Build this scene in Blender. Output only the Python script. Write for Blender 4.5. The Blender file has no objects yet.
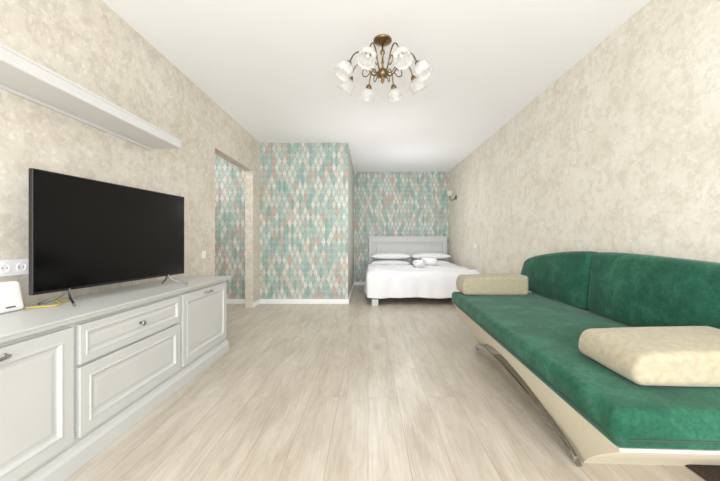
import bpy, bmesh, math, random
from mathutils import Vector, Matrix, noise
random.seed(4)
PI=math.pi
C=bpy.context.scene.collection
sc=bpy.context.scene
def s2l(c):
    return tuple(((v/255)/12.92 if v/255<=0.04045 else ((v/255+0.055)/1.055)**2.4) for v in c)+(1,)
# ---------------------------------------------------------------- materials
class NT:
    def __init__(s,name):
        s.m=bpy.data.materials.new(name); s.m.use_nodes=True; s.t=s.m.node_tree; s.n=s.t.nodes; s.l=s.t.links
        s.b=s.n['Principled BSDF']
    def put(s,v,sock):
        if hasattr(v,'is_linked') or isinstance(v,bpy.types.NodeSocket): s.l.new(v,sock)
        else: sock.default_value=v
    def math(s,op,a,b=None,c=None):
        n=s.n.new('ShaderNodeMath'); n.operation=op; s.put(a,n.inputs[0])
        if b is not None: s.put(b,n.inputs[1])
        if c is not None: s.put(c,n.inputs[2])
        return n.outputs[0]
    def mix(s,f,a,b,mode='MIX'):
        n=s.n.new('ShaderNodeMix'); n.data_type='RGBA'; n.blend_type=mode
        s.put(f,n.inputs[0]); s.put(a,n.inputs[6]); s.put(b,n.inputs[7]); return n.outputs[2]
    def ramp(s,f,stops,interp='LINEAR'):
        n=s.n.new('ShaderNodeValToRGB'); n.color_ramp.interpolation=interp
        e=n.color_ramp.elements
        while len(e)<len(stops): e.new(0.5)
        for i,(p,c) in enumerate(stops): e[i].position=p; e[i].color=c
        s.put(f,n.inputs[0]); return n.outputs[0]
    def pos(s): return s.n.new('ShaderNodeNewGeometry').outputs['Position']
    def obj(s): return s.n.new('ShaderNodeTexCoord').outputs['Object']
    def sep(s,v):
        n=s.n.new('ShaderNodeSeparateXYZ'); s.l.new(v,n.inputs[0]); return n.outputs
    def comb(s,x,y,z=0.0):
        n=s.n.new('ShaderNodeCombineXYZ'); s.put(x,n.inputs[0]); s.put(y,n.inputs[1]); s.put(z,n.inputs[2]); return n.outputs[0]
    def noise(s,v,scale,detail=4,rough=0.5,dist=0):
        n=s.n.new('ShaderNodeTexNoise'); s.l.new(v,n.inputs['Vector']); n.inputs['Scale'].default_value=scale
        n.inputs['Detail'].default_value=detail; n.inputs['Roughness'].default_value=rough; n.inputs['Distortion'].default_value=dist
        return n.outputs[0]
    def bump(s,h,st=0.2,d=0.01):
        n=s.n.new('ShaderNodeBump'); s.l.new(h,n.inputs['Height']); n.inputs['Strength'].default_value=st; n.inputs['Distance'].default_value=d
        s.l.new(n.outputs[0],s.b.inputs['Normal'])
    def col(s,v): s.put(v,s.b.inputs['Base Color'])
    def rough(s,v): s.put(v,s.b.inputs['Roughness'])

def simple(name,rgb,rough=0.5,metal=0.0,var=0.06,scale=20,bump=0,sheen=0,spec=None):
    t=NT(name); c=s2l(rgb); d=tuple(x*(1-var) for x in c[:3])+(1,)
    nz=t.noise(t.obj(),scale,3)
    t.col(t.ramp(nz,[(0.35,d),(0.65,c)])); t.rough(rough); t.b.inputs['Metallic'].default_value=metal
    if bump: t.bump(nz,bump,0.004)
    if sheen: t.b.inputs['Sheen Weight'].default_value=sheen
    if spec is not None: t.b.inputs['Specular IOR Level'].default_value=spec
    return t.m

def plaster(name,light,mid,dark):
    t=NT(name); p=t.pos()
    a=t.noise(p,2.8,6,0.6,0.3); b=t.noise(p,10,9,0.78,0.35); c=t.noise(p,25,6,0.78,0.3)
    base=t.ramp(a,[(0.38,s2l(mid)),(0.6,s2l(light))])
    f=t.ramp(b,[(0.475,(0,0,0,1)),(0.575,(1,1,1,1))])
    x=t.mix(t.math('MULTIPLY',f,0.45),base,s2l(dark))
    g=t.ramp(c,[(0.53,(0,0,0,1)),(0.61,(1,1,1,1))])
    x=t.mix(t.math('MULTIPLY',g,0.36),x,s2l((241,237,227)))
    t.col(x); t.rough(0.75); t.bump(b,0.15,0.005); t.b.inputs['Specular IOR Level'].default_value=0.25
    return t.m

def feather():
    t=NT('feather_wallpaper'); P=t.sep(t.pos())
    W,H=0.084,0.20
    u=t.math('DIVIDE',t.math('ADD',P[0],P[1]),W); v=t.math('DIVIDE',P[2],H)
    ground=s2l((214,214,202))
    fills=[(136,168,161),(210,210,199),(160,186,177),(216,213,201),(124,158,151),(188,200,190),(204,194,177),(166,184,174),(190,152,137),(212,210,200),(146,174,166),(196,200,189)]
    rims=[(80,119,113),(102,134,126),(90,126,120),(164,112,97),(84,122,116),(108,138,129),(138,121,102),(90,128,122)]
    cur=ground
    for du,dv,seed in ((0.0,0.0,3.3),(0.5,0.5,9.7)):
        uu=t.math('ADD',t.math('ADD',u,du),100); vv=t.math('ADD',v,dv)
        fu=t.math('SUBTRACT',t.math('FRACT',uu),0.5); fv=t.math('SUBTRACT',t.math('FRACT',vv),0.5)
        au=t.math('ABSOLUTE',fu); av=t.math('ABSOLUTE',fv)
        taper=t.math('POWER',t.math('SUBTRACT',1.0,t.math('MULTIPLY',av,2.0)),0.68)
        half=t.math('MULTIPLY',taper,0.38)
        d=t.math('SUBTRACT',half,au)
        ins=t.math('GREATER_THAN',d,0.0)
        wn=t.n.new('ShaderNodeTexWhiteNoise'); wn.noise_dimensions='3D'
        t.l.new(t.comb(t.math('ADD',t.math('FLOOR',uu),seed),t.math('ADD',t.math('FLOOR',vv),seed*2),seed*3),wn.inputs['Vector'])
        val=wn.outputs['Value']
        lc=t.ramp(val,[(i/len(fills),s2l(c)) for i,c in enumerate(fills)],'CONSTANT')
        val2=t.math('FRACT',t.math('MULTIPLY',val,7.31))
        rc=t.ramp(val2,[(i/len(rims),s2l(c)) for i,c in enumerate(rims)],'CONSTANT')
        ph=t.math('ADD',t.math('MULTIPLY',fv,46),t.math('MULTIPLY',au,-26))
        st=t.math('GREATER_THAN',t.math('SINE',ph),0.4)
        lc=t.mix(t.math('MULTIPLY',st,0.3),lc,ground)
        lc=t.mix(t.math('MULTIPLY',t.math('LESS_THAN',d,0.075),0.85),lc,rc)
        lc=t.mix(t.math('MULTIPLY',t.math('LESS_THAN',au,0.04),0.75),lc,rc)
        cur=t.mix(ins,cur,lc)
    t.col(cur); t.rough(0.7); t.b.inputs['Specular IOR Level'].default_value=0.25
    return t.m

def planks():
    t=NT('laminate_floor'); P=t.sep(t.pos())
    vec=t.comb(P[1],P[0],0.0)
    br=t.n.new('ShaderNodeTexBrick'); t.l.new(vec,br.inputs['Vector'])
    br.offset=0.37; br.inputs['Scale'].default_value=1.0; br.inputs['Brick Width'].default_value=1.28; br.inputs['Row Height'].default_value=0.19
    br.inputs['Mortar Size'].default_value=0.0013; br.inputs['Mortar Smooth'].default_value=0.2; br.inputs['Bias'].default_value=0
    br.inputs['Color1'].default_value=(0,0,0,1); br.inputs['Color2'].default_value=(1,1,1,1); br.inputs['Mortar'].default_value=(0.5,0.5,0.5,1)
    tone=br.outputs['Color']
    off=t.math('MULTIPLY',tone,17.0)
    g1=t.comb(t.math('MULTIPLY',P[0],10.0),t.math('ADD',t.math('MULTIPLY',P[1],1.8),off),off)
    n1=t.noise(g1,1.0,8,0.64,0.5)
    g2=t.comb(t.math('MULTIPLY',P[0],80.0),t.math('MULTIPLY',P[1],4.0),off)
    n2=t.noise(g2,1.0,6,0.7,0.3)
    g3=t.comb(t.math('MULTIPLY',P[0],16.0),t.math('MULTIPLY',P[1],6.0),off)
    n3=t.noise(g3,1.0,3,0.5,0.8)
    c=t.ramp(n1,[(0.30,s2l((160,147,129))),(0.48,s2l((184,173,156))),(0.66,s2l((199,190,175)))])
    c=t.mix(t.math('MULTIPLY',t.ramp(n2,[(0.40,(1,1,1,1)),(0.58,(0,0,0,1))]),0.26),c,s2l((137,120,99)))
    c=t.mix(t.math('MULTIPLY',t.ramp(n3,[(0.67,(0,0,0,1)),(0.75,(1,1,1,1))]),0.32),c,s2l((134,115,93)))
    c=t.mix(t.math('MULTIPLY',tone,0.17),c,s2l((163,148,129)))
    c=t.mix(br.outputs['Fac'],c,s2l((138,123,105)))
    t.col(c); t.rough(t.math('ADD',0.26,t.math('MULTIPLY',n1,0.12))); t.b.inputs['Specular IOR Level'].default_value=0.48
    return t.m

def velvet():
    t=NT('green_velvet'); p=t.obj()
    a=t.noise(p,7,5,0.58,0.4); b=t.noise(p,55,4,0.7,0.2)
    m=t.math('ADD',t.math('MULTIPLY',a,0.6),t.math('MULTIPLY',b,0.4))
    t.col(t.ramp(m,[(0.36,s2l((18,58,42))),(0.5,s2l((26,72,53))),(0.63,s2l((42,92,70)))]))
    t.rough(0.85); t.b.inputs['Sheen Weight'].default_value=0.25; t.b.inputs['Sheen Roughness'].default_value=0.35
    t.b.inputs['Sheen Tint'].default_value=s2l((175,210,192)); t.b.inputs['Specular IOR Level'].default_value=0.08
    t.bump(b,0.15,0.003)
    return t.m
def frosted():
    t=NT('frosted_glass'); t.b.inputs['Base Color'].default_value=s2l((236,236,233)); t.rough(0.10)
    tr=t.n.new('ShaderNodeBsdfTranslucent'); tr.inputs[0].default_value=s2l((246,245,242))
    tp=t.n.new('ShaderNodeBsdfTransparent')
    mx=t.n.new('ShaderNodeMixShader'); nz=t.noise(t.obj(),12,2); mx2=t.n.new('ShaderNodeMixShader')
    t.l.new(t.math('ADD',0.4,t.math('MULTIPLY',nz,0.2)),mx.inputs[0])
    t.l.new(t.b.outputs[0],mx.inputs[1]); t.l.new(tr.outputs[0],mx.inputs[2])
    mx2.inputs[0].default_value=0.48; t.l.new(mx.outputs[0],mx2.inputs[1]); t.l.new(tp.outputs[0],mx2.inputs[2])
    t.l.new(mx2.outputs[0],t.n['Material Output'].inputs[0]); return t.m

M={}
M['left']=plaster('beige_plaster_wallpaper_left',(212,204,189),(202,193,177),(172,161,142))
M['right']=plaster('beige_plaster_wallpaper_right',(224,217,203),(215,207,190),(186,175,156))  # same wallpaper as left, colour raised to brighten a weakly lit wall
M['feather']=feather(); M['floor']=planks(); M['velvet']=velvet(); M['glass']=frosted()
M['side_shade']=simple('shaded_side_grey',(172,172,164),0.8,var=0.04,scale=5)  # shade of the partition's alcove side put into a flat grey colour
M['ceil']=simple('ceiling_paint',(245,245,245),0.85,var=0.02,scale=2)
M['base']=simple('baseboard_white',(240,240,238),0.4,var=0.02)
M['cab']=simple('grey_white_lacquer',(188,189,186),0.38,var=0.03,scale=6)
M['shelf']=simple('white_lacquer',(206,206,203),0.38,var=0.03,scale=6)
M['bedwood']=simple('pale_grey_wood',(190,192,189),0.5,var=0.05,scale=14)
M['brass']=simple('antique_brass',(130,106,70),0.34,1.0,var=0.2,scale=30)
M['chrome']=simple('polished_chrome',(150,148,144),0.12,1.0,var=0.08,scale=60)
M['pewter']=simple('satin_steel',(120,120,120),0.3,1.0,var=0.15)
M['steel']=simple('satin_steel_bright',(150,150,150),0.28,1.0,var=0.1)
M['black']=simple('black_plastic',(14,14,15),0.4,var=0.1,spec=0.3)
M['screen']=simple('black_screen',(4,4,5),0.12,var=0.05,spec=0.15)
M['cream']=simple('cream_upholstery',(206,197,174),0.8,var=0.06,scale=60,bump=0.3,spec=0.2)
M['arm']=simple('khaki_beige_chenille',(164,154,126),0.85,var=0.18,scale=40,bump=0.45,sheen=0.15,spec=0.2)
M['linen']=simple('white_linen',(236,236,238),0.85,var=0.02,scale=8,spec=0.2)
M['towel']=simple('white_terry',(246,246,246),0.95,var=0.04,scale=120,bump=0.4,spec=0.1)
M['plastic']=simple('white_plastic',(236,236,233),0.35,var=0.02)
M['yellow']=simple('yellow_cable',(196,176,40),0.5,var=0.1)
M['mat']=simple('dark_brown_rough',(62,50,40),0.95,var=0.4,scale=90,bump=0.8,spec=0.1)
M['dark']=simple('dark_gap',(40,38,36),0.7)
M['piping']=simple('dark_green_piping',(12,42,29),0.7,var=0.1)

# ---------------------------------------------------------------- geometry helpers
def link(name,bm,m,parent=None,smooth=False,bevel=0,seg=2,kind=None):
    bmesh.ops.recalc_face_normals(bm,faces=bm.faces[:])
    me=bpy.data.meshes.new(name); bm.to_mesh(me); bm.free()
    if smooth:
        for p in me.polygons: p.use_smooth=True
    me.materials.append(M[m] if isinstance(m,str) else m)
    o=bpy.data.objects.new(name,me); C.objects.link(o)
    if parent: o.parent=parent
    if bevel:
        md=o.modifiers.new('bevel','BEVEL'); md.width=bevel; md.segments=seg; md.limit_method='ANGLE'; md.angle_limit=math.radians(40)
        md.harden_normals=False
    if kind: o['kind']=kind
    return o
def thing(name,label,cat,loc=(0,0,0),rz=0,group=None):
    o=bpy.data.objects.new(name,None); C.objects.link(o); o.location=loc; o.rotation_euler=(0,0,rz); o.empty_display_size=0.05
    o['label']=label; o['category']=cat
    if group: o['group']=group
    return o
def tag(o,label,cat,group=None):
    o['label']=label; o['category']=cat
    if group: o['group']=group
    return o
def N(): return bmesh.new()
def box(bm,x0,x1,y0,y1,z0,z1):
    v=[bm.verts.new((x,y,z)) for x in (x0,x1) for y in (y0,y1) for z in (z0,z1)]
    for f in ((0,1,3,2),(4,6,7,5),(0,4,5,1),(2,3,7,6),(0,2,6,4),(1,5,7,3)): bm.faces.new([v[i] for i in f])
    return bm
def tube(bm,pts,r,seg=10,cap=True):
    pts=[Vector(p) for p in pts]; rs=r if isinstance(r,(list,tuple)) else [r]*len(pts)
    rings=[]; prev=None
    for i,p in enumerate(pts):
        t=(pts[min(i+1,len(pts)-1)]-pts[max(i-1,0)]).normalized()
        if prev is None:
            a=Vector((0,0,1)) if abs(t.z)<0.9 else Vector((1,0,0)); u=t.cross(a).normalized()
        else: u=(prev-t*prev.dot(t)).normalized()
        prev=u; w=t.cross(u)
        rings.append([bm.verts.new(p+(u*math.cos(2*PI*k/seg)+w*math.sin(2*PI*k/seg))*rs[i]) for k in range(seg)])
    for a,b in zip(rings,rings[1:]):
        for k in range(seg): bm.faces.new((a[k],a[(k+1)%seg],b[(k+1)%seg],b[k]))
    if cap: bm.faces.new(rings[0][::-1]); bm.faces.new(rings[-1])
    return bm
def spline(pts,n=8):
    P=[Vector(p) for p in pts]; P=[P[0]*2-P[1]]+P+[P[-1]*2-P[-2]]; out=[]
    for i in range(1,len(P)-2):
        for k in range(n):
            t=k/n; a,b,c,d=P[i-1:i+3]
            out.append(0.5*((2*b)+(c-a)*t+(2*a-5*b+4*c-d)*t*t+(-a+3*b-3*c+d)*t**3))
    out.append(P[-2]); return out
def lathe(bm,prof,seg=24,mat=None,rib=0,nrib=12):
    rings=[]
    for r,z in prof:
        if r<1e-5: rings.append([bm.verts.new((0,0,z))]); continue
        rings.append([bm.verts.new(((r*(1+rib*math.cos(nrib*2*PI*k/seg)))*math.cos(2*PI*k/seg),(r*(1+rib*math.cos(nrib*2*PI*k/seg)))*math.sin(2*PI*k/seg),z)) for k in range(seg)])
    vs=[v for r in rings for v in r]
    for a,b in zip(rings,rings[1:]):
        if len(a)==1 and len(b)==1: continue
        for k in range(seg):
            if len(a)==1: bm.faces.new((a[0],b[k],b[(k+1)%seg]))
            elif len(b)==1: bm.faces.new((a[k],a[(k+1)%seg],b[0]))
            else: bm.faces.new((a[k],a[(k+1)%seg],b[(k+1)%seg],b[k]))
    if mat: bmesh.ops.transform(bm,matrix=mat,verts=vs)
    return bm
def prism(bm,poly,axis,a,b):
    def P(p,t):
        return {'x':(t,p[0],p[1]),'y':(p[0],t,p[1]),'z':(p[0],p[1],t)}[axis]
    A=[bm.verts.new(P(p,a)) for p in poly]; B=[bm.verts.new(P(p,b)) for p in poly]; n=len(poly)
    bm.faces.new(A); bm.faces.new(B[::-1])
    for i in range(n): bm.faces.new((A[i],A[(i+1)%n],B[(i+1)%n],B[i]))
    return bm
def rbox(bm,c,h,r,deform=None,m=8,k=4):
    ax=[]
    for i in range(3):
        H=h[i]; R=min(r,H*0.98); s=[]
        for j in range(k,0,-1): s.append(-(H-R)-R*math.tan(PI/4*j/k))
        for j in range(m+1): s.append(-(H-R)+2*(H-R)*j/m)
        for j in range(1,k+1): s.append((H-R)+R*math.tan(PI/4*j/k))
        ax.append(s)
    cache={}
    n=len(ax[0])
    def V(i,j,l):
        if (i,j,l) in cache: return cache[(i,j,l)]
        q=[ax[0][i],ax[1][j],ax[2][l]]; inn=[]; d=[]
        for a in range(3):
            R=min(r,h[a]*0.98); lim=h[a]-R; x=max(-lim,min(lim,q[a])); inn.append(x); d.append((q[a]-x)/R)
        L=math.sqrt(sum(x*x for x in d)) or 1
        p=Vector([inn[a]+min(r,h[a]*0.98)*d[a]/L for a in range(3)])
        if deform: p=Vector(deform(p.x/h[0],p.y/h[1],p.z/h[2],p))
        v=bm.verts.new(p+Vector(c)); cache[(i,j,l)]=v; return v
    for e in (0,n-1):
        for i in range(n-1):
            for j in range(n-1):
                bm.faces.new((V(e,i,j),V(e,i+1,j),V(e,i+1,j+1),V(e,i,j+1)))
                bm.faces.new((V(i,e,j),V(i+1,e,j),V(i+1,e,j+1),V(i,e,j+1)))
                bm.faces.new((V(i,j,e),V(i+1,j,e),V(i+1,j+1,e),V(i,j+1,e)))
    return bm
def copyobj(o,parent=None,rz=None,loc=None):
    c=o.copy(); C.objects.link(c)
    c.parent=parent
    if rz is not None: c.rotation_euler=(0,0,rz)
    if loc is not None: c.location=loc
    return c

# ---------------------------------------------------------------- room
XL,XR=-1.75,1.86; YC,YB=5.17,7.34; XC=-0.323; H=2.6; YF=-1.5
link('floor',box(N(),-3.3,XR+0.12,YF-0.12,YB+0.12,-0.1,0),'floor',kind='structure')
link('ceiling',box(N(),-3.3,XR+0.12,YF-0.12,YB+0.12,H,H+0.1),'ceil',kind='structure')
OY0,OY1,OH=3.66,4.87,2.08
b=N(); box(b,XL-0.12,XL,YF,OY0,0,H); box(b,XL-0.12,XL,OY0,OY1,OH,H); box(b,XL-0.12,XL,OY1,YC,0,H)
link('wall_left',b,'left',kind='structure')
link('wall_right',box(N(),XR,XR+0.12,YF,YB,0,H),'right',kind='structure')
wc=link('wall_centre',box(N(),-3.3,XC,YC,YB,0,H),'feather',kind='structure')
wc.data.materials.append(M['side_shade'])
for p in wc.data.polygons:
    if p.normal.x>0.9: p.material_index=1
link('wall_back',box(N(),-3.3,XR+0.12,YB,YB+0.12,0,H),'feather',kind='structure')
b=N(); box(b,-3.3,-1.6,YF-0.12,YF,0,H); box(b,1.7,XR+0.12,YF-0.12,YF,0,H); box(b,-1.6,1.7,YF-0.12,YF,0,0.08); box(b,-1.6,1.7,YF-0.12,YF,2.52,H)
link('wall_front',b,'left',kind='structure')
b=N(); box(b,-3.3,-3.18,2.6,YC,0,H); box(b,-3.18,XL-0.12,2.6,2.72,0,H)
link('wall_hallway',b,'left',kind='structure')
b=N()
for x in (-1.6,-0.53,0.57,1.64): box(b,x,x+0.06,YF-0.09,YF-0.03,0.14,2.46)
box(b,-1.6,1.7,YF-0.09,YF-0.03,0.08,0.14); box(b,-1.6,1.7,YF-0.09,YF-0.03,2.46,2.52)
link('window_1',b,'base',kind='structure',bevel=0.004)
def bb(name,*bs):
    b=N()
    for q in bs: box(b,*q)
    return link(name,b,'base',kind='structure',bevel=0.004)
t=0.016; hh=0.075
bb('baseboard_left',(XL,XL+t,YF,OY0,0,hh),(XL,XL+t,OY1,YC-t,0,hh))
bb('baseboard_centre',(XL,XC,YC-t,YC,0,hh),(XC,XC+t,YC-t,YB-t,0,hh))
bb('baseboard_back',(XC,XR,YB-t,YB,0,hh))
bb('baseboard_right',(XR-t,XR,YF,YB-t,0,hh))
bb('baseboard_hallway',(-3.18,XL-0.12,YC-t,YC,0,hh),(XL-0.12-t,XL-0.12,2.72,OY0,0,hh))

# ---------------------------------------------------------------- tv cabinet
def panel(bm,w,h,prof):
    rings=[]
    for ins,x in prof:
        rings.append([bm.verts.new((x,y,z)) for y,z in ((-w/2+ins,-h/2+ins),(w/2-ins,-h/2+ins),(w/2-ins,h/2-ins),(-w/2+ins,h/2-ins))])
    for a,c in zip(rings,rings[1:]):
        for k in range(4): bm.faces.new((a[k],a[(k+1)%4],c[(k+1)%4],c[k]))
    bm.faces.new(rings[-1]); bm.faces.new(rings[0][::-1]); return bm
FX=-1.312; TH=0.69; Y0,Y1=0.74,2.95
cab=thing('tv_cabinet','long grey-white tv cabinet with framed doors and two drawers along the left wall','cabinet',(FX,0,0))
bx=XL-FX+0.001+0.018
b=N(); box(b,bx,0,Y0,Y1,0.11,TH-0.035); link('body',b,'cab',cab,bevel=0.002)
b=N(); prism(b,[(bx,TH-0.035),(0.018,TH-0.035),(0.030,TH-0.028),(0.034,TH-0.012),(0.042,TH-0.008),(0.042,TH),(bx,TH)],'y',Y0-0.03,Y1+0.03)
link('cabinet_top',b,'cab',cab,bevel=0.002)
b=N(); prism(b,[(bx,0),(0.026,0),(0.026,0.075),(0.018,0.092),(0.006,0.10),(0.004,0.11),(bx,0.11)],'y',Y0-0.012,Y1+0.012)
link('plinth',b,'cab',cab,bevel=0.002)
prof=[(0,0.0),(0,0.018),(0.002,0.020),(0.048,0.020),(0.052,0.023),(0.058,0.023),(0.066,0.013),(0.070,0.011),(0.080,0.011),(0.096,0.015),(0.100,0.015)]
prof2=[(0,0.0),(0,0.018),(0.002,0.020),(0.030,0.020),(0.034,0.023),(0.039,0.023),(0.046,0.013),(0.050,0.011),(0.056,0.011),(0.068,0.015),(0.070,0.015)]
def front(name,y0,y1,z0,z1,pr):
    b=panel(N(),y1-y0,z1-z0,pr); o=link(name,b,'cab',cab); o.location=(0.001,(y0+y1)/2,(z0+z1)/2); return o
def bow_handle(parent,z):
    b=N(); pts=spline([(0.018,-0.05,z),(0.040,-0.046,z),(0.046,0,z-0.002),(0.040,0.046,z),(0.018,0.05,z)],6)
    n=len(pts); tube(b,pts,[0.0045+0.0025*math.sin(PI*i/(n-1)) for i in range(n)],8)
    for y in (-0.05,0.05):
        lathe(b,[(0,0),(0.009,0),(0.009,0.003),(0.006,0.006),(0,0.006)],12,Matrix.Translation((0.019,y,z))@Matrix.Rotation(PI/2,4,'Y'))
    link('handle',b,'steel',parent,smooth=True)
def knob(parent,z):
    b=N(); lathe(b,[(0,0),(0.008,0),(0.006,0.012),(0.013,0.018),(0.016,0.023),(0.013,0.029),(0,0.032)],16,Matrix.Translation((0.014,0,z))@Matrix.Rotation(PI/2,4,'Y'))
    link('knob',b,'steel',parent,smooth=True)
d=front('door',Y0+0.03,1.405,0.135,TH-0.05,prof); bow_handle(d,0.223)
d=front('door',2.235,Y1-0.03,0.135,TH-0.05,prof); bow_handle(d,0.223)
d=front('drawer',1.435,2.205,0.462,TH-0.05,prof2); knob(d,0)
d=front('drawer',1.435,2.205,0.135,0.448,prof)
# ---------------------------------------------------------------- wall shelf
sh=thing('wall_shelf','long grey-white floating shelf on the left wall above the television','shelf',(XL,0,1.76))
b=N(); prism(b,[(0.0005,0),(0.240,0),(0.244,0.004),(0.244,0.052),(0.250,0.056),(0.250,0.068),(0.0005,0.068)],'y',0.85,2.58)
link('board',b,'shelf',sh,bevel=0.0015)
b=N(); box(b,0.0005,0.018,0.88,2.55,-0.018,0); link('wall_rail',b,'shelf',sh,bevel=0.002)
# ---------------------------------------------------------------- television
ang=-math.radians(7.8)
tv=thing('television','large black flat screen television on splayed feet on the grey-white cabinet','television',(-1.512,2.005,TH+0.001),ang)
w,h=1.015,0.60; z0=0.070
b=N(); rbox(b,(-0.006,0,z0+h/2),(0.012,w/2,h/2),0.004,m=2,k=2); link('casing',b,'black',tv,smooth=False)
b=N(); rbox(b,(-0.038,0,z0+h*0.42),(0.024,w*0.36,h*0.33),0.02,m=2,k=3); link('back_housing',b,'black',tv,smooth=True)
b=N(); box(b,0.0062,0.0078,-w/2+0.007,w/2-0.007,z0+0.014,z0+h-0.007); link('screen',b,'screen',tv)
for s in (-1,1):
    y=s*0.36; b=N()
    tube(b,spline([(0.0,y-s*0.02,z0+0.01),(0.03,y,z0-0.03),(0.11,y+s*0.045,0.007)],6),0.006,8)
    tube(b,spline([(0.0,y-s*0.02,z0+0.01),(-0.035,y,z0-0.03),(-0.10,y+s*0.045,0.007)],6),0.006,8)
    link('foot',b,'pewter',tv,smooth=True)
# ---------------------------------------------------------------- router, cable, sockets
rt=thing('router','small white rounded router standing on the cabinet left of the television','router',(-1.655,1.46,TH+0.001))
b=N(); rbox(b,(0,0,0.07),(0.025,0.070,0.070),0.02,lambda u,v,w_,p:(p.x*(1-0.35*(w_+1)/2),p.y*(1-0.25*(w_+1)/2),p.z),m=4); link('shell',b,'plastic',rt,smooth=True)
b=N(); box(b,0.0245,0.0265,-0.02,0.02,0.022,0.028); link('indicator_strip',b,'dark',rt)
b=N(); tube(b,spline([(-1.655,1.54,TH+0.004),(-1.60,1.57,TH+0.006),(-1.56,1.60,TH+0.005),(-1.60,1.66,TH+0.005),(-1.655,1.69,TH+0.02),(-1.64,1.74,TH+0.005),(-1.68,1.80,TH+0.005)],8),0.004,8)
tag(link('cable',b,'yellow',smooth=True),'thin yellow cable curled on the cabinet top by the television','cable')
def plate(name,label,cat,x,y,z,side,n=1,sw=True,w=0.08):
    t_=thing(name,label,cat,(x,y,z),0 if side>0 else PI)
    b=N(); rbox(b,(0.005,0,0),(0.0045,n*w/2,0.04),0.004,m=2,k=2); link('frame',b,'plastic',t_)
    for i in range(n):
        yy=(i-(n-1)/2)*w*0.92
        if sw:
            b=N(); box(b,0.0096,0.0125,yy-0.026,yy+0.026,-0.027,0.027); link('rocker',b,'plastic',t_,bevel=0.001)
        else:
            b=N(); lathe(b,[(0.022,0),(0.022,0.003),(0.019,0.003),(0.018,0.0005),(0,0.0005)],20,Matrix.Translation((0.0094,yy,0))@Matrix.Rotation(PI/2,4,'Y'))
            sk=link('socket_cup',b,'plastic',t_)
            b=N()
            for q in (-0.0095,0.0095): lathe(b,[(0.0028,0),(0.0028,0.0008),(0,0.0008)],10,Matrix.Translation((0.0101,yy+q,0))@Matrix.Rotation(PI/2,4,'Y'))
            link('pin_hole',b,'dark',sk)
    return t_
plate('power_socket','white double power socket on the left wall above the router','socket',XL,1.57,0.887,1,2,False)
plate('light_switch','single white light switch on the left wall beside the hallway opening','light switch',XL,3.40,0.87,1,1)
plate('light_switch','white double switch plate on the right wall between bed and sofa','light switch',XR,5.55,0.92,-1,2)

# ---------------------------------------------------------------- bed
BX0,BX1=0.02,1.79; BY0,BY1=5.10,7.32
bed=thing('bed','pale grey wooden double bed frame with panelled headboard in the wallpapered alcove','bed',((BX0+BX1)/2,BY1,0))
cx=(BX0+BX1)/2
def L(x): return x-cx
def Ly(y): return y-BY1
b=N(); box(b,L(BX0)+0.085,L(BX1)-0.085,Ly(7.275),Ly(7.305),0.2,1.0)
hb=link('headboard',b,'bedwood',bed)
b=N(); box(b,L(BX0)-0.015,L(BX1)+0.015,Ly(7.225),Ly(7.322),1.080,1.115); link('cap_rail',b,'bedwood',hb,bevel=0.006)
b=N(); box(b,L(BX0),L(BX1),Ly(7.235),Ly(7.32),0.985,1.080); link('upper_rail',b,'bedwood',hb,bevel=0.004)
b=N(); box(b,L(BX0)+0.17,L(BX1)-0.17,Ly(7.250),Ly(7.275),0.35,0.93); link('raised_panel',b,'bedwood',hb,bevel=0.010)
for x in (BX0,BX1-0.10):
    b=N(); box(b,L(x),L(x)+0.10,Ly(7.235),Ly(7.32),0,0.985); link('headboard_post',b,'bedwood',bed,bevel=0.004)
for x in (BX0+0.03,BX1-0.06):
    b=N(); box(b,L(x),L(x)+0.03,Ly(BY0+0.06),Ly(7.235),0.16,0.27); link('side_rail',b,'bedwood',bed,bevel=0.003)
b=N(); box(b,L(BX0)+0.03,L(BX1)-0.03,Ly(BY0+0.03),Ly(BY0+0.06),0.14,0.27); link('foot_rail',b,'bedwood',bed,bevel=0.003)
for x in (BX0+0.04,BX1-0.14):
    b=N(); box(b,L(x),L(x)+0.10,Ly(4.985),Ly(BY0+0.03),0,0.095); box(b,L(x),L(x)+0.10,Ly(BY0-0.01),Ly(BY0+0.03),0.095,0.27); link('leg',b,'bedwood',bed,bevel=0.003)
b=N()
box(b,L(BX0)+0.06,L(BX1)-0.06,Ly(BY0+0.06),Ly(7.235),0.24,0.27); link('slatted_base',b,'bedwood',bed)
b=N(); rbox(b,(cx,(5.17+7.22)/2,0.37),(0.835,1.02,0.098),0.04,m=4)
tag(link('mattress',b,'linen',smooth=True),'thick white mattress under the duvet on the pale grey bed','mattress')
# duvet
b=N()
x0,x1,y0,y1=-0.02,1.81,5.06,6.64; topz=0.49
path=[]
R=0.05
n=44
for i in range(n): path.append((x0,y1-(y1-(y0+R))*i/n,-1,0))
for i in range(7):
    a=PI+ (PI/2)*i/6; path.append((x0+R+R*math.cos(a),y0+R+R*math.sin(a),math.cos(a),math.sin(a)))
for i in range(1,60): path.append((x0+R+(x1-x0-2*R)*i/60,y0,0,-1))
for i in range(7):
    a=1.5*PI+(PI/2)*i/6; path.append((x1-R+R*math.cos(a),y0+R+R*math.sin(a),math.cos(a),math.sin(a)))
for i in range(1,n+1): path.append((x1,y0+R+(y1-y0-R)*i/n,1,0))
def ridge(x,y):
    q=Vector((x*1.7+y*0.8,y*1.5-x*0.6,2)); r1=1-abs(noise.noise(q))*2.2; q2=Vector((x*4.2-y*2.0,y*3.4+x,7)); r2=1-abs(noise.noise(q2))*2.2
    return max(0,r1)**3*0.034+max(0,r2)**3*0.018
rows=[]
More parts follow.
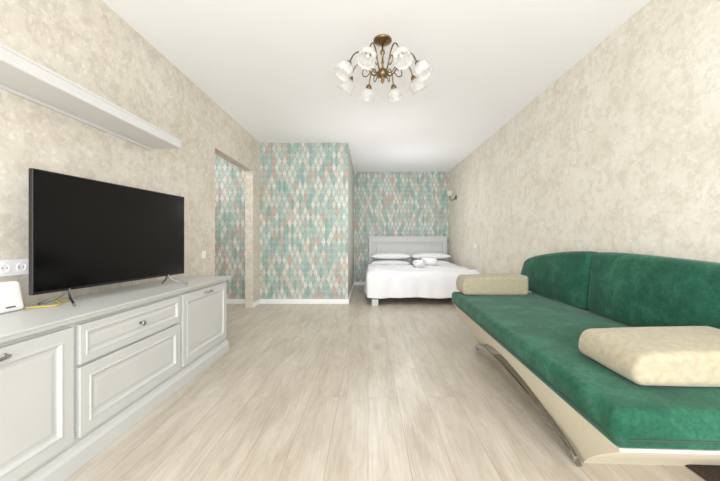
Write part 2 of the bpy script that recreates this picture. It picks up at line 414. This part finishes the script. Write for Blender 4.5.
for j,(px,py,nx,ny) in enumerate(path):
    sx=(x0+x1)/2+ (px-(x0+x1)/2)*0.02; sy=max(py,y0+0.75)
    s=(px-py)*1.0; col=[]
    right=nx>0.5
    drop=(0.375 if not right else 0.30)+0.008*math.sin(s*6)
    if ny<-0.5: drop=0.378-0.03*max(0,(px-1.1)/0.7)+0.007*math.sin(px*7)
    for k in range(23):
        f=k/22; x=sx+(px-nx*0.028-sx)*f; y=sy+(py-ny*0.028-sy)*f
        col.append((x,y,topz+ridge(x,y)+0.006))
    for k in range(1,14):
        f=k/13; fold=0.024*(f**0.8)*math.sin(s*11+1.4*math.sin(s*4))+0.009*f*math.sin(s*27)
        ro=0.028*math.sin(min(1,f*6)*PI/2)
        o=-0.028+ro+fold*(1 if not right else 0.12)+(0.006*f if not right else 0)
        z=topz-drop*f
        if k==1: z=topz-0.02
        col.append((px+nx*o,py+ny*o,z))
    rows.append([b.verts.new(c) for c in col])
for a,c in zip(rows,rows[1:]):
    for k in range(len(a)-1): b.faces.new((a[k],a[k+1],c[k+1],c[k]))
bmesh.ops.remove_doubles(b,verts=b.verts[:],dist=0.0015)
dv=link('duvet',b,'linen',smooth=True)
md=dv.modifiers.new('thick','SOLIDIFY'); md.thickness=0.010; md.offset=1
md=dv.modifiers.new('sub','SUBSURF'); md.levels=1; md.render_levels=1
tag(dv,'white duvet draped over the foot and sides of the bed','duvet')
def pillow(name,label,loc,rot,w=0.82,d=0.50,th=0.14,group='white pillows on the bed'):
    b=N(); n=20; V={}
    for s in (1,-1):
        for i in range(n+1):
            for j in range(n+1):
                u=math.sin((-1+2*i/n)*PI/2); v=math.sin((-1+2*j/n)*PI/2)
                e=(1-u*u)*(1-v*v); z=s*th/2*max(0,e)**0.34
                if i in (0,n) or j in (0,n): key=(0,i,j)
                else: key=(s,i,j)
                if key in V: continue
                pin=1-0.05*(1-v*v) ; pin2=1-0.06*(1-u*u)
                x=u*w/2*pin; y=v*d/2*pin2
                z+=noise.noise(Vector((x*9+loc[0]*7,y*9,s)))*0.005*min(1,e*4)
                V[key]=b.verts.new((x,y,z))
        for i in range(n):
            for j in range(n):
                g=lambda i,j: V[(0,i,j) if (i in (0,n) or j in (0,n)) else (s,i,j)]
                b.faces.new((g(i,j),g(i+1,j),g(i+1,j+1),g(i,j+1)))
    o=link(name,b,'linen',smooth=True); o.location=loc; o.rotation_euler=rot
    tag(o,label,'pillow',group); return o
pillow('pillow','white pillow lying on the left side of the bed, under a second one',(0.47,6.93,0.538),(0,0,0.02),th=0.13)
pillow('pillow','upper white pillow of the two stacked on the left side of the bed',(0.49,6.97,0.686),(0,0,-0.03),th=0.15)
pillow('pillow','white pillow lying on the right side of the bed, under a second one',(1.34,6.93,0.538),(0,0,-0.02),th=0.13)
pillow('pillow','upper white pillow of the two stacked on the right side of the bed',(1.33,6.97,0.686),(0,0,0.02),th=0.15)
def roll(label,loc,rz,r=0.05,l=0.22):
    b=N(); pts=[]
    for i in range(50):
        a=i/49*2*PI*3; rr=r*(0.25+0.75*i/49); pts.append((rr*math.cos(a-1.2),rr*math.sin(a-1.2)))
    A=[b.verts.new((-l/2+0.006*math.sin(i),p[0],p[1])) for i,p in enumerate(pts)]; B=[b.verts.new((l/2+0.006*math.cos(i),p[0],p[1])) for i,p in enumerate(pts)]
    for i in range(49): b.faces.new((A[i],A[i+1],B[i+1],B[i]))
    o=link('towel',b,'towel',smooth=True); md=o.modifiers.new('t','SOLIDIFY'); md.thickness=0.011; md.offset=0
    o.location=loc; o.rotation_euler=(0,0,rz); tag(o,label,'towel','rolled towels on the duvet'); return o
roll('smaller rolled white towel on the duvet, the left and nearer of two',(0.96,5.98,0.604),0.6,0.060,0.2)
roll('larger rolled white towel on the duvet, the right and farther of two',(1.20,6.28,0.614),-0.25,0.070,0.28)

# ---------------------------------------------------------------- sofa
SA=-math.radians(2.4)
sofa=thing('sofa','large green velvet sofa with khaki-beige arms and boat-shaped cream base along the right wall','sofa',(0.835,2.21,0),SA)
ZB,ZT=0.350,0.48
SL=0.47
def bottom(y):
    a=abs(y)
    if a<0.68: return 0.245*math.cos(a/0.68*PI/2)**0.65+0.002
    if a<0.735: return 0.0
    t_=(a-0.735)/(1.18-0.735); return (ZB)*t_**0.9*0.97
ys=sorted(set([round(-1.18+2.36*i/80,4) for i in range(81)]+[-0.735,0.735,-0.68,0.68]))
b=N(); cols=[]
for y in ys:
    zb=bottom(y); c=[]
    for z in (ZB,zb+(ZB-zb)*0.5,zb):
        c.append((0.022+(ZB-z)*SL,y,z))
    for z in (zb,ZB): c.append((0.93,y,z))
    cols.append([b.verts.new(p) for p in c])
for a,c in zip(cols,cols[1:]):
    for k in range(5): b.faces.new((a[k],a[(k+1)%5],c[(k+1)%5],c[k]))
b.faces.new(cols[0]); b.faces.new(cols[-1][::-1])
link('base',b,'cream',sofa)
b=N(); box(b,0.34,0.90,-0.64,0.64,0.012,0.22); link('storage_box',b,'cream',sofa)
b=N(); secs=[]
yy=[-0.765+1.53*i/64 for i in range(65)]
for y in yy:
    a=min(abs(y)/0.765,1); z=0.150*math.cos(a*PI/2)**0.75+0.002
    xo=0.02+(ZB-z)*SL-0.034
    hgt=0.044
    secs.append([b.verts.new(p) for p in ((xo-0.012,y,z),(xo+0.014,y,z),(xo+0.014-hgt*SL,y,z+hgt),(xo+0.000-hgt*SL,y,z+hgt),(xo-0.016-hgt*SL*0.5,y,z+hgt*0.5))])
for a,c in zip(secs,secs[1:]):
    for k in range(5): b.faces.new((a[k],a[(k+1)%5],c[(k+1)%5],c[k]))
b.faces.new(secs[0]); b.faces.new(secs[-1][::-1])
o=link('bow_foot',b,'chrome',sofa,bevel=0.003); o['label']='broad bowed chrome foot'
def sd(u,v,w_,p):
    x,y,z=p
    if w_>0: z+=0.012*(1-u*u)*(1-v**4)+0.002*noise.noise(Vector((x*6,y*6,0)))
    return (x,y,z)
b=N(); rbox(b,(0.46,0,(ZB+ZT)/2),(0.46,1.20,(ZT-ZB)/2),0.034,sd,m=24)
link('seat',b,'velvet',sofa,smooth=True)
b=N()
zs=ZB+0.040
tube(b,[(0.02,-1.196,zs)]+[(0.0+0.03-0.03*math.sin(q*PI/8),-1.17-0.028*math.cos(q*PI/8),zs) for q in range(1,4)]+[(-0.001,-1.15,zs),(-0.001,1.16,zs)],0.004,8)
tube(b,[(0.04,-1.200,zs),(0.9,-1.200,zs)],0.004,8)
link('piping',b,'piping',sofa,smooth=True)
SEAM=0.235
def topz_(y):
    if y>SEAM:
        a=(y-SEAM)/1.2; return 0.942-0.03*a-0.10*a*a
    a=(SEAM-y)/1.45; return 0.942-0.02*a-0.055*a*a
def back(y0,y1,outer):
    yc=(y0+y1)/2; hy=(y1-y0)/2
    def df(u,v,w_,p):
        x,y,z=p; yy=y+yc
        top=topz_(yy)
        f=(z+0.25)/0.5
        top-=0.012*abs(v)**8
        zz=ZT+0.004+(top-ZT-0.004)*f
        x2=x+0.038*f
        if u<0: x2-=0.036*(1-v**4)*(1-w_**2)
        x2+=0.004*noise.noise(Vector((yy*6,zz*6,3)))
        e=max(0,v*outer)
        y2=y-outer*((0.09 if outer>0 else 0.04)*(e**4)*f*f)
        return (x2,y2,zz)
    b=N(); rbox(b,(0.850,yc,0),(0.062,hy,0.25),0.044,df,m=16); 
    return link('back_cushion',b,'velvet',sofa,smooth=True)
back(SEAM+0.005,1.43,1); back(-1.30,SEAM-0.005,-1)
b=N(); pl=[]
for i in range(41):
    y=-1.22+2.44*i/40; pl.append((y,topz_(y)-0.05))
prism(b,[(-1.18,0.10)]+pl+[(1.18,0.10)],'x',0.930,0.950)
link('backboard',b,'cream',sofa)
def arm(lx0,lx1,y0,y1,hgt,rz=0,rr=0.032,sl=0.03):
    def df(u,v,w_,p):
        x,y,z=p
        z+=0.006*w_*(1-u*u)*(1-v*v)+0.002*noise.noise(Vector((x*9,y*9,z*9)))
        if w_>0: z-=0.018*w_*(1-u)/2
        if u<0: x+=sl*(w_+1)/2*(-u)-0.018*(1-w_*w_)*(-u)
        return (x,y,z)
    b=N(); rbox(b,(0,0,hgt/2),((lx1-lx0)/2,(y1-y0)/2,hgt/2),rr,df,m=10)
    o=link('armrest',b,'arm',sofa,smooth=True); o.location=((lx0+lx1)/2,(y0+y1)/2,ZT+0.012); o.rotation_euler=(0,0,rz)
arm(0.175,0.765,-1.06,-0.70,0.140)
arm(0.050,0.67,0.87,1.17,0.190,sl=0.015)

b=N(); rbox(b,(1.64,1.17,0.011),(0.21,0.28,0.010),0.008,m=10,k=2)  # thin dark brown slab lying by the near end
tag(link('dark_floor_slab',b,'mat',smooth=True),'thin dark brown slab on the floor at the near end of the sofa','mat')

# ---------------------------------------------------------------- chandelier
ch=thing('chandelier','antique brass ceiling chandelier with eight frosted tulip glass shades','chandelier',(0.115,2.52,H))
b=N(); lathe(b,[(0,0),(0.070,0),(0.073,-0.008),(0.064,-0.016),(0.040,-0.024),(0.020,-0.036),(0.010,-0.042),(0,-0.042)],32); link('ceiling_plate',b,'brass',ch,smooth=True)
b=N(); lathe(b,[(0,-0.04),(0.007,-0.04),(0.007,-0.08),(0.017,-0.088),(0.020,-0.10),(0.017,-0.112),(0.008,-0.12),(0.008,-0.17),(0.014,-0.18),(0.008,-0.19),(0.008,-0.23),(0,-0.23)],20); link('stem',b,'brass',ch,smooth=True)
b=N(); lathe(b,[(0,-0.225),(0.014,-0.228),(0.034,-0.238),(0.044,-0.260),(0.036,-0.284),(0.018,-0.298),(0.011,-0.308),(0.016,-0.320),(0.011,-0.332),(0.004,-0.345),(0,-0.348)],28); link('hub',b,'brass',ch,smooth=True)
arm0=None
for i in range(8):
    a=PI/8+i*PI/4
    if i==0:
        b=N(); pts=spline([(0.036,0,-0.262),(0.070,0,-0.268),(0.103,0,-0.235),(0.145,0,-0.165),(0.195,0,-0.140),(0.240,0,-0.168),(0.264,0,-0.212),(0.272,0,-0.238)],7)
        tube(b,pts,0.0058,8)
        tube(b,spline([(0.103,0,-0.235),(0.135,0,-0.262),(0.168,0,-0.248),(0.166,0,-0.208),(0.140,0,-0.204),(0.138,0,-0.224)],6),[0.0045]*28+[0.004,0.003,0.002],8)
        arm0=link('arm',b,'brass',ch,smooth=True)
        T=Matrix.Translation((0.271,0,-0.232))@Matrix.Rotation(-0.55,4,'Y')
        b=N(); lathe(b,[(0,0.004),(0.012,0.002),(0.022,-0.010),(0.027,-0.028),(0.022,-0.034),(0,-0.034)],20,T); socket=link('socket',b,'brass',arm0,smooth=True)
        b=N(); lathe(b,[(0.020,-0.026),(0.041,-0.032),(0.057,-0.050),(0.063,-0.072),(0.061,-0.094),(0.055,-0.109),(0.057,-0.119),(0.066,-0.128),(0.064,-0.128),(0.055,-0.119),(0.0525,-0.109),(0.0585,-0.094),(0.0605,-0.072),(0.054,-0.052),(0.039,-0.035),(0.020,-0.030)],72,T,0.05,8); shade=link('glass_shade',b,'glass',arm0,smooth=True)
        b=N(); lathe(b,[(0,-0.034),(0.009,-0.036),(0.010,-0.052),(0.014,-0.066),(0.011,-0.078),(0,-0.084)],16,T); bulb=link('bulb',b,'plastic',arm0,smooth=True)
        arm0.rotation_euler=(0,0,a)
    else:
        c=copyobj(arm0,ch,a)
        for q in (socket,shade,bulb): copyobj(q,c)
# ---------------------------------------------------------------- sconce
sc_=thing('wall_sconce','small brass wall sconce with frosted glass shade on the right wall above the bed','wall lamp',(XR,6.75,1.93),PI)
b=N(); lathe(b,[(0,0),(0.050,0),(0.052,0.006),(0.040,0.014),(0.018,0.022),(0,0.024)],24,Matrix.Translation((0.0005,0,0))@Matrix.Rotation(PI/2,4,'Y')); link('wall_plate',b,'brass',sc_,smooth=True)
b=N(); tube(b,spline([(0.015,0,0),(0.06,0,-0.055),(0.115,0,-0.05),(0.135,0,0.0)],8),0.010,8); link('arm',b,'brass',sc_,smooth=True)
b=N(); lathe(b,[(0,-0.005),(0.018,0),(0.026,0.02),(0.02,0.026),(0,0.026)],16,Matrix.Translation((0.135,0,0))); link('socket',b,'brass',sc_,smooth=True)
b=N(); lathe(b,[(0.022,0.018),(0.045,0.04),(0.062,0.07),(0.056,0.10),(0.072,0.135),(0.069,0.135),(0.053,0.10),(0.058,0.07),(0.042,0.043),(0.020,0.022)],50,Matrix.Translation((0.135,0,0)),0.035,10); link('glass_shade',b,'glass',sc_,smooth=True)

# ---------------------------------------------------------------- light
def area(name,loc,rot,sx,sy,p,col=(1,1,1)):
    l=bpy.data.lights.new(name,'AREA'); l.shape='RECTANGLE'; l.size=sx; l.size_y=sy; l.energy=p; l.color=col
    o=bpy.data.objects.new(name,l); C.objects.link(o); o.location=loc; o.rotation_euler=rot; return o
def point(name,loc,e,r=0.0,col=(0.99,0.99,1.0)):
    l=bpy.data.lights.new(name,'POINT'); l.energy=e; l.shadow_soft_size=r; l.color=col; l.specular_factor=0
    o=bpy.data.objects.new(name,l); C.objects.link(o); o.location=loc; return o
area('window_daylight',(0.05,YF-0.15,1.3),(PI/2,0,0),3.2,2.4,240,(0.945,0.972,1.0))
area('hallway_fill',(-2.6,4.4,2.55),(0,0,0),0.5,0.5,17,(0.97,0.98,1))  # added overhead fill to brighten the hallway, no fixture there
point('alcove_fill',(0.75,5.75,1.6),15)  # added point light lifting the dim alcove, not a real fixture
point('room_fill',(0.1,4.35,1.5),16)  # added mid-room fill for the rear walls and ceiling, no visible source
w=bpy.data.worlds.new('world'); sc.world=w; w.use_nodes=True
bg=w.node_tree.nodes['Background']; bg.inputs[0].default_value=(0.92,0.96,1,1); bg.inputs[1].default_value=1.35
sc.view_settings.view_transform='Standard'
sc.view_settings.gamma=1.18
cam=bpy.data.cameras.new('camera'); co=bpy.data.objects.new('camera',cam); C.objects.link(co)
cam.lens=16; cam.sensor_width=36; cam.shift_x=-8/720; cam.clip_start=0.02
co.location=(0,0,1.02); co.rotation_euler=(PI/2,0,0); sc.camera=co
